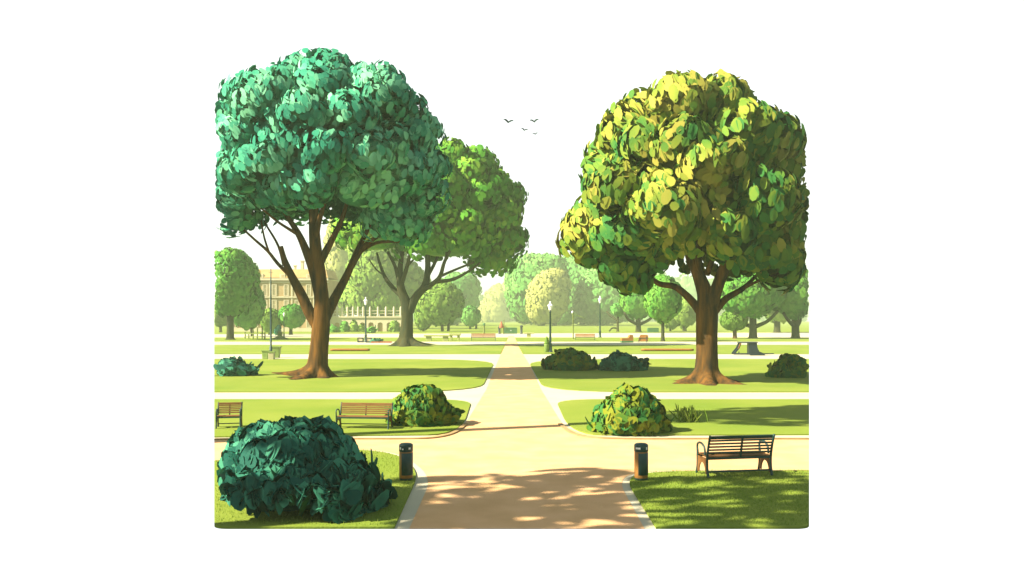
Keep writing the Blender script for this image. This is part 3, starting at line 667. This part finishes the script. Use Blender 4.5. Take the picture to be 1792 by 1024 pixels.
def mast():
    b = G(474, 627, 0); k = depth(627) / F; r = empty('flag_mast', b, 0, 'tall thin dark mast without a flag, left of the teal tree', 'mast')
    H = 157 * k
    MB().lathe([(.2, 0), (.2, .1), (.15, .16), (.13, 1.0), (.09, 1.05), (.085, H * .55), (.04, H - .05), (0, H)], 12).build('pole', M['iron'], r, True)
    MB().box((0, 0, H - .35), (.35, .03, .03)).build('cleat', M['iron'], r, True)
mast()
def pot(u0, u1, v0, v1, m, label, taper=1.0, dy=0.0, rim=True):
    y = depth(v1) + dy; k = y / F; w = (u1 - u0) * k; h = (v1 - v0) * k
    r = empty('planter', (((u0 + u1) / 2 - CU) * k, y, 0), 0, label, 'planter', 'planters round the mast')
    MB().box((0, 0, h / 2), (w, w, h), taper=taper, bevel=.03).build('box', M[m], r, True)
    if rim:
        t = w * taper; q = MB()
        for s in (-1, 1): q.box((0, s * t / 2, h), (t + .1, .08, .08)); q.box((s * t / 2, 0, h + .002), (.08, t - .08, .08))
        q.build('rim', M['potgreen'], r, True)
        q = MB(); q.box((0, 0, h - .02), (t - .1, t - .1, .04)); q.build('soil', M['bark'], r, True)
    return r
pot(460, 470, 614, 628, 'potgreen', 'green square planter left of the foot of the mast', 1.08)
pot(471, 480, 615, 629, 'cream', 'pale square planter at the foot of the mast', 1.05, dy=-.9)
pot(479, 489, 608, 627, 'potgreen', 'tall flared green planter right of the foot of the mast', 1.3, dy=1.0)
# stepped planters round the left lamp
def step_planter(u0, u1, v0, v1, label, dy):
    y = depth(v1) + dy; k = y / F; w = (u1 - u0) * k; h = (v1 - v0) * k
    r = empty('planter', (((u0 + u1) / 2 - CU) * k, y, 0), 0, label, 'planter', 'stepped planters round the lamp')
    f = MB(); t = .09
    for s in (-1, 1):
        for q in (-1, 1): f.box((s * (w - t) / 2, q * (w * .7 - t) / 2, h / 2), (t, t, h))
        f.box((s * (w - t) / 2, 0, h - t / 2), (t, w * .7 - 2 * t, t)); f.box((0, s * (w * .7 - t) / 2, h - t / 2), (w - 2 * t, t, t)); f.box((0, s * (w * .7 - t) / 2, .1), (w - 2 * t, t, .2))
    f.build('frame', M['navy'], r, True)
    MB().box((0, 0, h / 2), (w - .1, w * .7 - .1, h - .06)).build('panel', M['cream'], r, True)
    MB().box((0, 0, h - .02), (w - .2, w * .5, .06)).build('soil', M['bark'], r, True)
step_planter(626, 636, 591, 599.5, 'dark framed planter box left of the lamp foot', .5)
step_planter(641, 651, 591, 599.5, 'dark framed planter box right of the lamp foot', -.6)
def low_bed():
    b = G(661, 600, 0); k = depth(600) / F; r = empty('flower_bed', b, 0, 'low dark planting bed tapering off right of the planter boxes', 'flower bed')
    w = 22 * k
    MB().prism([(-w / 2, -.6), (w / 2 + 1.2, -.35), (w / 2 + .3, .7), (-w / 2, .7)], 0, .22).build('edging', M['redcloth'], r, True)
    W = [((b.x - .2, b.y + .1, .18), (w * .45, .55, .4))]
    crown_mesh(W, .35, .4, 20, .35, .2, 5, core=.85, low=-.2).build('foliage', M['shrubteal'], r)
low_bed()
# conical shrub in a pot by the right lamp
def cone_pot():
    b = G(957, 617, LZ); k = depth(617) / F; r = empty('planter', b, 0, 'pale green pot with a small cone shrub, left of the nearest right lamp', 'planter')
    MB().lathe([(.22, 0), (.27, .05), (.29, .75), (.31, .8), (.27, .82), (.0, .8)], 20).build('pot', M['potgreen'], r, True)
    W = [((b.x, b.y, .95), (.24, .24, .2)), ((b.x, b.y, 1.2), (.16, .16, .25)), ((b.x, b.y, 1.42), (.08, .08, .25))]
    crown_mesh(W, .1, .11, 24, .14, .08, 9, core=.8).build('foliage', M['moss'], r)
cone_pot()

# ---------------------------------------------------------------- far furniture round the end of the path
def bollard(u, v, top, w, m, capm, label):
    b = G(u, v, 0); k = depth(v) / F; h = (v - top) * k; r_ = w * k / 2
    r = empty('bollard', b, 0, label, 'bollard', 'bollards at the end of the path')
    MB().lathe([(r_ * 1.15, 0), (r_ * 1.15, h * .08), (r_, h * .1), (r_, h * .74)], 14).build('shaft', M[m], r, True)
    MB().lathe([(r_ * .8, h * .74), (r_ * 1.3, h * .78), (r_ * 1.35, h * .88), (r_ * 1.0, h * .97), (0, h)], 14).build('cap', M[capm], r, True)
bollard(847, 585, 565, 3.6, 'post', 'boxgreen', 'mossy bollard with a round green head behind the red brown bench')
bollard(874, 584.5, 571, 4, 'navy', 'navy', 'dark leaning bollard under the folded red parasol')
bollard(912.5, 584.5, 569, 4, 'navy', 'navy', 'dark bollard right of the green utility box')
def utility(u0, u1, v0, v1, label, mark):
    b = G((u0 + u1) / 2, v1, 0); k = depth(v1) / F; w = (u1 - u0) * k; h = (v1 - v0) * k
    r = empty('utility_box', b, 0, label, 'utility box')
    MB().box((0, 0, h * .47), (w, 1.6, h * .94), bevel=.06).build('cabinet', M['boxgreen'], r, True)
    MB().box((0, 0, h * .97), (w * .96, 1.7, h * .1), taper=.94, bevel=.03).build('lid', M['boxgreen'], r, True)
    if mark: MB().box((.1, -.82, h * .52), (.28, .05, .12), bevel=.01).build('handle', M['white'], r, True)
utility(881.5, 905, 573.5, 584, 'wide green utility box at the end of the path', True)
utility(1133, 1152, 574, 582, 'smaller green utility box between the paired round trees', False)
def far_post():
    b = G(881, 584.5, 0); k = depth(584.5) / F; h = 25 * k
    r = empty('sign_post', b, 0, 'slim mossy post leaning at the left end of the wide green utility box', 'post')
    MB().tube([(0, 0, 0), (.05, 0, h * .5), (.12, 0, h)], [.16, .13, .1], n=8).build('pole', M['post'], r, True)
    MB().tube([(.1, 0, h * .45), (.5, 0, h * .5), (.95, 0, h * .28)], [.1, .12, .08], n=8).build('bracket', M['post'], r, True)
    r = empty('parasol', G(877.5, 584.6, 0), 0, 'folded rust red parasol beside the wide green utility box', 'parasol')
    MB().lathe([(.05, 0), (.05, h * .5)], 8).build('pole', M['post'], r, True)
    m = MB(); n = 16; prof = [(.42, h * .42), (.5, h * .46), (.36, h * .62), (.18, h * .8), (.03, h * .9)]
    vs = []; fs = []
    for rr_, z in prof:
        for i in range(n): a = 2 * PI * i / n; q = rr_ * (1 + .18 * (i % 2)); vs.append((q * math.cos(a), q * math.sin(a), z))
    for j in range(len(prof) - 1):
        for i in range(n): fs.append((j * n + i, j * n + (i + 1) % n, j * n + n + (i + 1) % n, j * n + n + i))
    m.add(vs, fs, True); m.build('canopy', M['redcloth'], r, True)
far_post()
# low stone seats and walls
def stone_table(u0, u1, v0, v1, label, wall=False):
    b = G((u0 + u1) / 2, v1, 0); k = depth(v1) / F; w = (u1 - u0) * k; h = (v1 - v0) * k
    r = empty('stone_bench', b, 0, label, 'stone bench', 'low stone benches')
    MB().box((0, 0, h * .86), (w, 1.0, h * .28), bevel=.05).build('seat', M['lowstone'], r, True)
    for s in ((-.32, .32) if wall else (0,)): MB().box((s * w, 0, h * .36), (w * (.2 if wall else .34), .7, h * .72), bevel=.03).build('leg', M['lowstone'], r, True)
stone_table(916, 935, 582, 590, 'small T shaped stone bench right of the end of the path')
stone_table(742, 788, 586, 597, 'long mossy stone bench behind the forked tree', True)
stone_table(786, 806, 584, 596, 'short pale stone bench left of the red brown bench', True)
# wooden fence, log stump and small things by the left trees
def rail_fence():
    a = G(428, 593, LZ); b = G(464, 594, LZ); k = depth(593) / F
    r = empty('rail_fence', a, 0, 'low mossy post and rail fence under the egg shaped trees', 'fence')
    d = b - a
    for t, h in ((.02, 12), (.2, 9), (.42, 16), (.62, 20), (.85, 22), (.98, 12)):
        p = d * t; MB().tube([(p.x, p.y, 0), (p.x + .05, p.y, h * k * .6), (p.x, p.y, h * k)], [.13, .11, .1], n=8).build('post', M['post'], r, True)
    for z in (4, 9): MB().bar((0, 0, z * k), (d.x, d.y, z * k), .08, .14).build('rail', M['post'], r, True)
rail_fence()
def stump():
    b = G(490, 594, LZ); k = depth(594) / F
    r = empty('tree_stump', b, 0, 'spreading mossy stump with roots left of the teal tree trunk', 'stump')
    m = MB(); m.tube([(0, 0, 0), (0, 0, .5), (.1, 0, 1.3)], [.55, .4, .36], n=16, flare=lambda t: 1.0 * max(0, 1 - 2 * t))
    for i in range(6):
        an = i * 1.05; m.tube([(.2 * math.cos(an), .2 * math.sin(an), .4), (.8 * math.cos(an), .7 * math.sin(an), .2), (1.5 * math.cos(an), 1.2 * math.sin(an), .02)], [.2, .14, .05], n=7)
    m.build('wood', M['post'], r, True)
    b2 = G(486, 592, LZ); r2 = empty('shrub', b2, 0, 'small dark green sprouting shrub beside the mossy stump', 'shrub', 'shrubs on the lawns')
    crown_mesh([((b2.x, b2.y, 1.3), (.5, .5, .75)), ((b2.x + .2, b2.y, 2.0), (.3, .3, .45))], .4, .4, 16, .5, .25, 8, core=.6).build('foliage', M['shrubteal'], r2)
    MB().tube([(0, 0, 0), (0, 0, .9)], [.08, .05], n=6).build('stem', M['bark'], r2, True)
stump()

# ---------------------------------------------------------------- the building
def building():
    Y = 232.0; k = Y / F; X = lambda u: (u - CU) * k; Z = lambda v: CH - (v - HV) * k
    r = empty('terraced_building', (X(500), Y, 0), 0, 'cream and tan building with mansard roof and a low arcaded wing, behind the left trees', 'building')
    x0, x1 = X(400), X(574); D = 14.0
    MB().box(((x0 + x1) / 2, Y + D / 2, Z(489) / 2), (x1 - x0, D, Z(489))).build('wall', M['wall'], r)
    c = MB()
    for v, h, o in ((489, .55, .6), (520, .35, .35), (549, .3, .25), (494, .25, .25)): c.box(((x0 + x1) / 2, Y - o / 2 + .02, Z(v)), (x1 - x0 + .3, o, h))
    c.box(((x0 + x1) / 2, Y - .1, .5), (x1 - x0 + .1, .2, 1.0)); c.build('cornice', M['trim'], r)
    rf = MB(); z0, z1 = Z(488) + .3, Z(471)
    rf.add([(x0, Y, z0), (x1, Y, z0), (x1, Y + D, z0), (x0, Y + D, z0), (x0 + .8, Y + 1.0, z1), (x1 - .8, Y + 1.0, z1), (x1 - .8, Y + D - 1, z1), (x0 + .8, Y + D - 1, z1)], [(0, 1, 5, 4), (1, 2, 6, 5), (2, 3, 7, 6), (3, 0, 4, 7), (4, 5, 6, 7), (3, 2, 1, 0)])
    roof = rf.build('roof', M['roof'], r)
    for u, top, w in ((523, 458, 4.5), (557, 455, 7), (430, 463, 5), (510, 466, 3)):
        m = MB(); m.box((X(u), Y + 4, (z1 + Z(top)) / 2), (w * k, 1.2, Z(top) - z1 + .6)); m.box((X(u), Y + 4, Z(top) + .4), (w * k + .3, 1.5, .25)); m.build('chimney', M['trim'], roof)
    for u in (456, 494, 540):
        m = MB(); m.box((X(u), Y + .4, Z(483)), (9 * k, .8, 7 * k)); m.build('dormer', M['trim'], roof)
        m = MB(); m.box((X(u), Y - .02, Z(483)), (4 * k, .06, 4.5 * k)); m.build('pane', M['pane'], roof)
    for row, (v0, v1) in enumerate(((498, 518), (525, 546), (554, 574))):
        for u in (412, 430, 448, 464, 480, 501, 520, 540, 558):
            wd = (7 if row < 2 else 6) * k; h = (v1 - v0) * k; zc = (Z(v0) + Z(v1)) / 2
            f = MB(); t = .16
            for s in (-1, 1): f.box((X(u) + s * wd / 2, Y - .08, zc), (t * 1.6, .2, h)); f.box((X(u), Y - .08, zc + s * (h / 2 - t / 2)), (wd - t * 1.6, .2, t))
            f.box((X(u), Y - .06, zc), (.1, .14, h - 2 * t)); f.box((X(u), Y - .05, zc + h * .12), (wd - t * 1.6, .12, .1))
            win = f.build('window', M['trim'], r)
            MB().box((X(u), Y - .02, zc), (wd - .2, .06, h - .2)).build('pane', M['pane'], win)
    for u in (439, 472, 511, 549):
        m = MB(); m.box((X(u), Y - .12, Z(520) / 2 + Z(489) / 2 - .2), (2.4 * k, .24, Z(489) - Z(520) - .5)); m.box((X(u), Y - .1, Z(549) / 2 + Z(520) / 2), (2.0 * k, .2, Z(520) - Z(549) - .4)); m.build('pilaster', M['trim'], r)
    # low wing with arches and a parapet of finials
    a0, a1 = X(574), X(706); yw = Y + 1.5; zt = Z(556)
    arches = [(588, 7), (603, 7), (618, 7), (633, 7), (648, 7), (664, 7), (680, 7), (695, 7)]
    MB().box(((a0 + a1) / 2, yw + 3.2, zt / 2), (a1 - a0, 6, zt)).build('wing_wall', M['wall'], r)
    m = MB()
    es = [X(574)] + [x for u, w in arches for x in (X(u - 4.5), X(u + 4.5))] + [X(706)]
    for i in range(0, len(es), 2): m.box(((es[i] + es[i + 1]) / 2, yw - .05, Z(568) / 2), (es[i + 1] - es[i], .5, Z(568)))
    for u, w in arches:
        n = 8; rr_ = 4.5 * k; zc = Z(568)
        arc = [(X(u) - rr_ * math.cos(PI * i / n), zc + rr_ * .8 * math.sin(PI * i / n)) for i in range(n + 1)]
        for i in range(n): m.slab([arc[i], arc[i + 1], (arc[i + 1][0], zt), (arc[i][0], zt)], yw - .3, yw + .2)
    for i in range(0, len(es), 2): m.box(((es[i] + es[i + 1]) / 2, yw - .05, (Z(568) + zt) / 2), (es[i + 1] - es[i], .498, zt - Z(568)))
    m.build('arcade', M['trim'], r)
    m = MB(); m.box(((a0 + a1) / 2, yw - .1, zt + .2), (a1 - a0 + .2, .9, .4)); m.box(((a0 + a1) / 2, yw, Z(544)), (a1 - a0, .15, .15)); m.box(((a0 + a1) / 2, yw, Z(549)), (a1 - a0, .12, .12)); m.build('parapet', M['trim'], r)
    for i, u in enumerate((580, 588, 597, 606, 616, 625, 634, 646, 660, 674, 688, 700)):
        q = MB(); w = 3.6 * k / 2; h = Z(539) - zt
        q.lathe([(w, 0), (w * 1.05, .2), (w, .25), (w, h * .82), (w * .7, h * .93), (0, h * 1.05)], 8, c=(X(u), yw, zt + .4)); q.build('finial', M['trim'], r)
building()

# ---------------------------------------------------------------- birds
def bird(u, v, span, label, tilt, Y=45.0, open_=1.0):
    k = Y / F; s = span * k; c = A(u, v, Y)
    r = empty('bird', c, R(tilt), label, 'bird', 'birds in the sky')
    r.rotation_euler = (R(38), R(tilt), 0)
    b = MB(); b.lathe([(0, -.5), (.05, -.4), (.1, -.1), (.095, .1), (.05, .3), (.02, .5), (0, .55)], 10)
    M3 = Matrix.Rotation(R(90), 4, 'X') @ Matrix.Scale(s * .55, 4); b.v = [tuple(M3 @ Vector(p)) for p in b.v]; b.build('body', M['bird'], r, True)
    for sd in (-1, 1):
        w = MB(); P = [(0, 0), (.16, .15), (.32, .24 * open_), (.5, .22 * open_)]; ch = [.38, .44, .32, .10]; vs = []; fs = []
        for (x, z), cw in zip(P, ch):
            for t, yy in ((.018, -.5), (-.018, -.5), (-.012, .5), (.012, .5)): vs.append((sd * x * s, (yy * cw + x * .08) * s, (z + t * (1 - x)) * s * .9))
        for i in range(3):
            for a, e in ((0, 1), (1, 2), (2, 3), (3, 0)): fs.append((4 * i + a, 4 * i + e, 4 * i + 4 + e, 4 * i + 4 + a))
        fs += [(3, 2, 1, 0), (12, 13, 14, 15)]
        w.add(vs, fs); w.build('wing', M['bird'], r, True)
bird(889.5, 214, 18, 'dark gliding bird with raised wings, leftmost of the flock', 8)
bird(935, 213, 16, 'dark gliding bird with raised wings, high on the right of the flock', -6)
bird(917.5, 228, 12, 'small dark bird in the middle of the flock', 12)
bird(936.5, 235, 10, 'smallest and faintest bird, lowest of the flock', -4)

# ---------------------------------------------------------------- haze, sky, sun, camera
hz = MB(); hz.box((0, 590, 24.0), (1500, 1300, 51.0))
hm = bpy.data.materials.new('haze'); hm.use_nodes = True; nt = hm.node_tree; nt.nodes.remove(nt.nodes['Principled BSDF'])
pv = nt.nodes.new('ShaderNodeVolumePrincipled'); pv.inputs['Color'].default_value = (.80, .97, .60, 1); pv.inputs['Density'].default_value = .0007; pv.inputs['Anisotropy'].default_value = 0.0
nt.links.new(pv.outputs[0], nt.nodes['Material Output'].inputs['Volume'])
tag(hz.build('haze', hm), kind='stuff', label='thin pale summer haze over the whole park', cat='haze')

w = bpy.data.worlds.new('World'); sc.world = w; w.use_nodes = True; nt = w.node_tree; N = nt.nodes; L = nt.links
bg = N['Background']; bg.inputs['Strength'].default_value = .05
sky = N.new('ShaderNodeTexSky'); sky.sky_type = 'NISHITA'; sky.sun_disc = False; sky.sun_elevation = R(SUN_EL)
# direction towards the sun
sd = Vector((-math.cos(R(SUN_AZ)) * math.cos(R(SUN_EL)), -math.sin(R(SUN_AZ)) * math.cos(R(SUN_EL)), math.sin(R(SUN_EL))))
sky.sun_rotation = math.atan2(sd.x, sd.y); sky.dust_density = 2.0; sky.air_density = 1.0
# added white backdrop low ahead only; dimmer, evened Nishita sky elsewhere deepens shade
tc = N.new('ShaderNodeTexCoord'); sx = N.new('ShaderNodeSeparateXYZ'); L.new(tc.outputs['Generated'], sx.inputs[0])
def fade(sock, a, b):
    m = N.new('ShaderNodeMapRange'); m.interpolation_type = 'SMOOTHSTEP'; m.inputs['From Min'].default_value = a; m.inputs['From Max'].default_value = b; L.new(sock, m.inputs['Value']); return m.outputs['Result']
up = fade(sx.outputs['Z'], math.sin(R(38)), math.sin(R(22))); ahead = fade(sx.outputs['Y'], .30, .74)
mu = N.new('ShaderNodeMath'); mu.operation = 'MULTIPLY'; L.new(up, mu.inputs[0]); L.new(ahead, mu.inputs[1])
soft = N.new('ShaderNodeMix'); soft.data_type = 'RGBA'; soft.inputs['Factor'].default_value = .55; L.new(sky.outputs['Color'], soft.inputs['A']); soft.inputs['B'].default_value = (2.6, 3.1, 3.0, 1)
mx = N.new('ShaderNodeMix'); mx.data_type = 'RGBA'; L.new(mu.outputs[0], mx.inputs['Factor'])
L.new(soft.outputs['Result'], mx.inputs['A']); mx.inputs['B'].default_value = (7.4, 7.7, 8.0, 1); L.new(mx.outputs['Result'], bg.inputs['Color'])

sl = bpy.data.lights.new('sun', 'SUN'); sl.energy = 5.0; sl.angle = R(.5); sl.color = (1, .90, .70)
so = bpy.data.objects.new('sun', sl); col.objects.link(so); so.rotation_euler = (-sd).to_track_quat('-Z', 'Y').to_euler(); so.location = (-40, -10, 60)

cam = bpy.data.cameras.new('camera'); co = bpy.data.objects.new('camera', cam); col.objects.link(co)
co.location = (0, 0, CH); co.rotation_euler = (R(90), 0, 0)
cam.sensor_width = 36; cam.lens = 36 * F / 1792; cam.shift_y = (HV - 512) / 1792; cam.shift_x = 0; cam.clip_end = 3000; cam.clip_start = .1
sc.camera = co
sc.render.resolution_x = 1024; sc.render.resolution_y = 585
sc.view_settings.view_transform = 'Standard'; sc.view_settings.look = 'None'; sc.view_settings.exposure = 1.75; sc.view_settings.gamma = 1
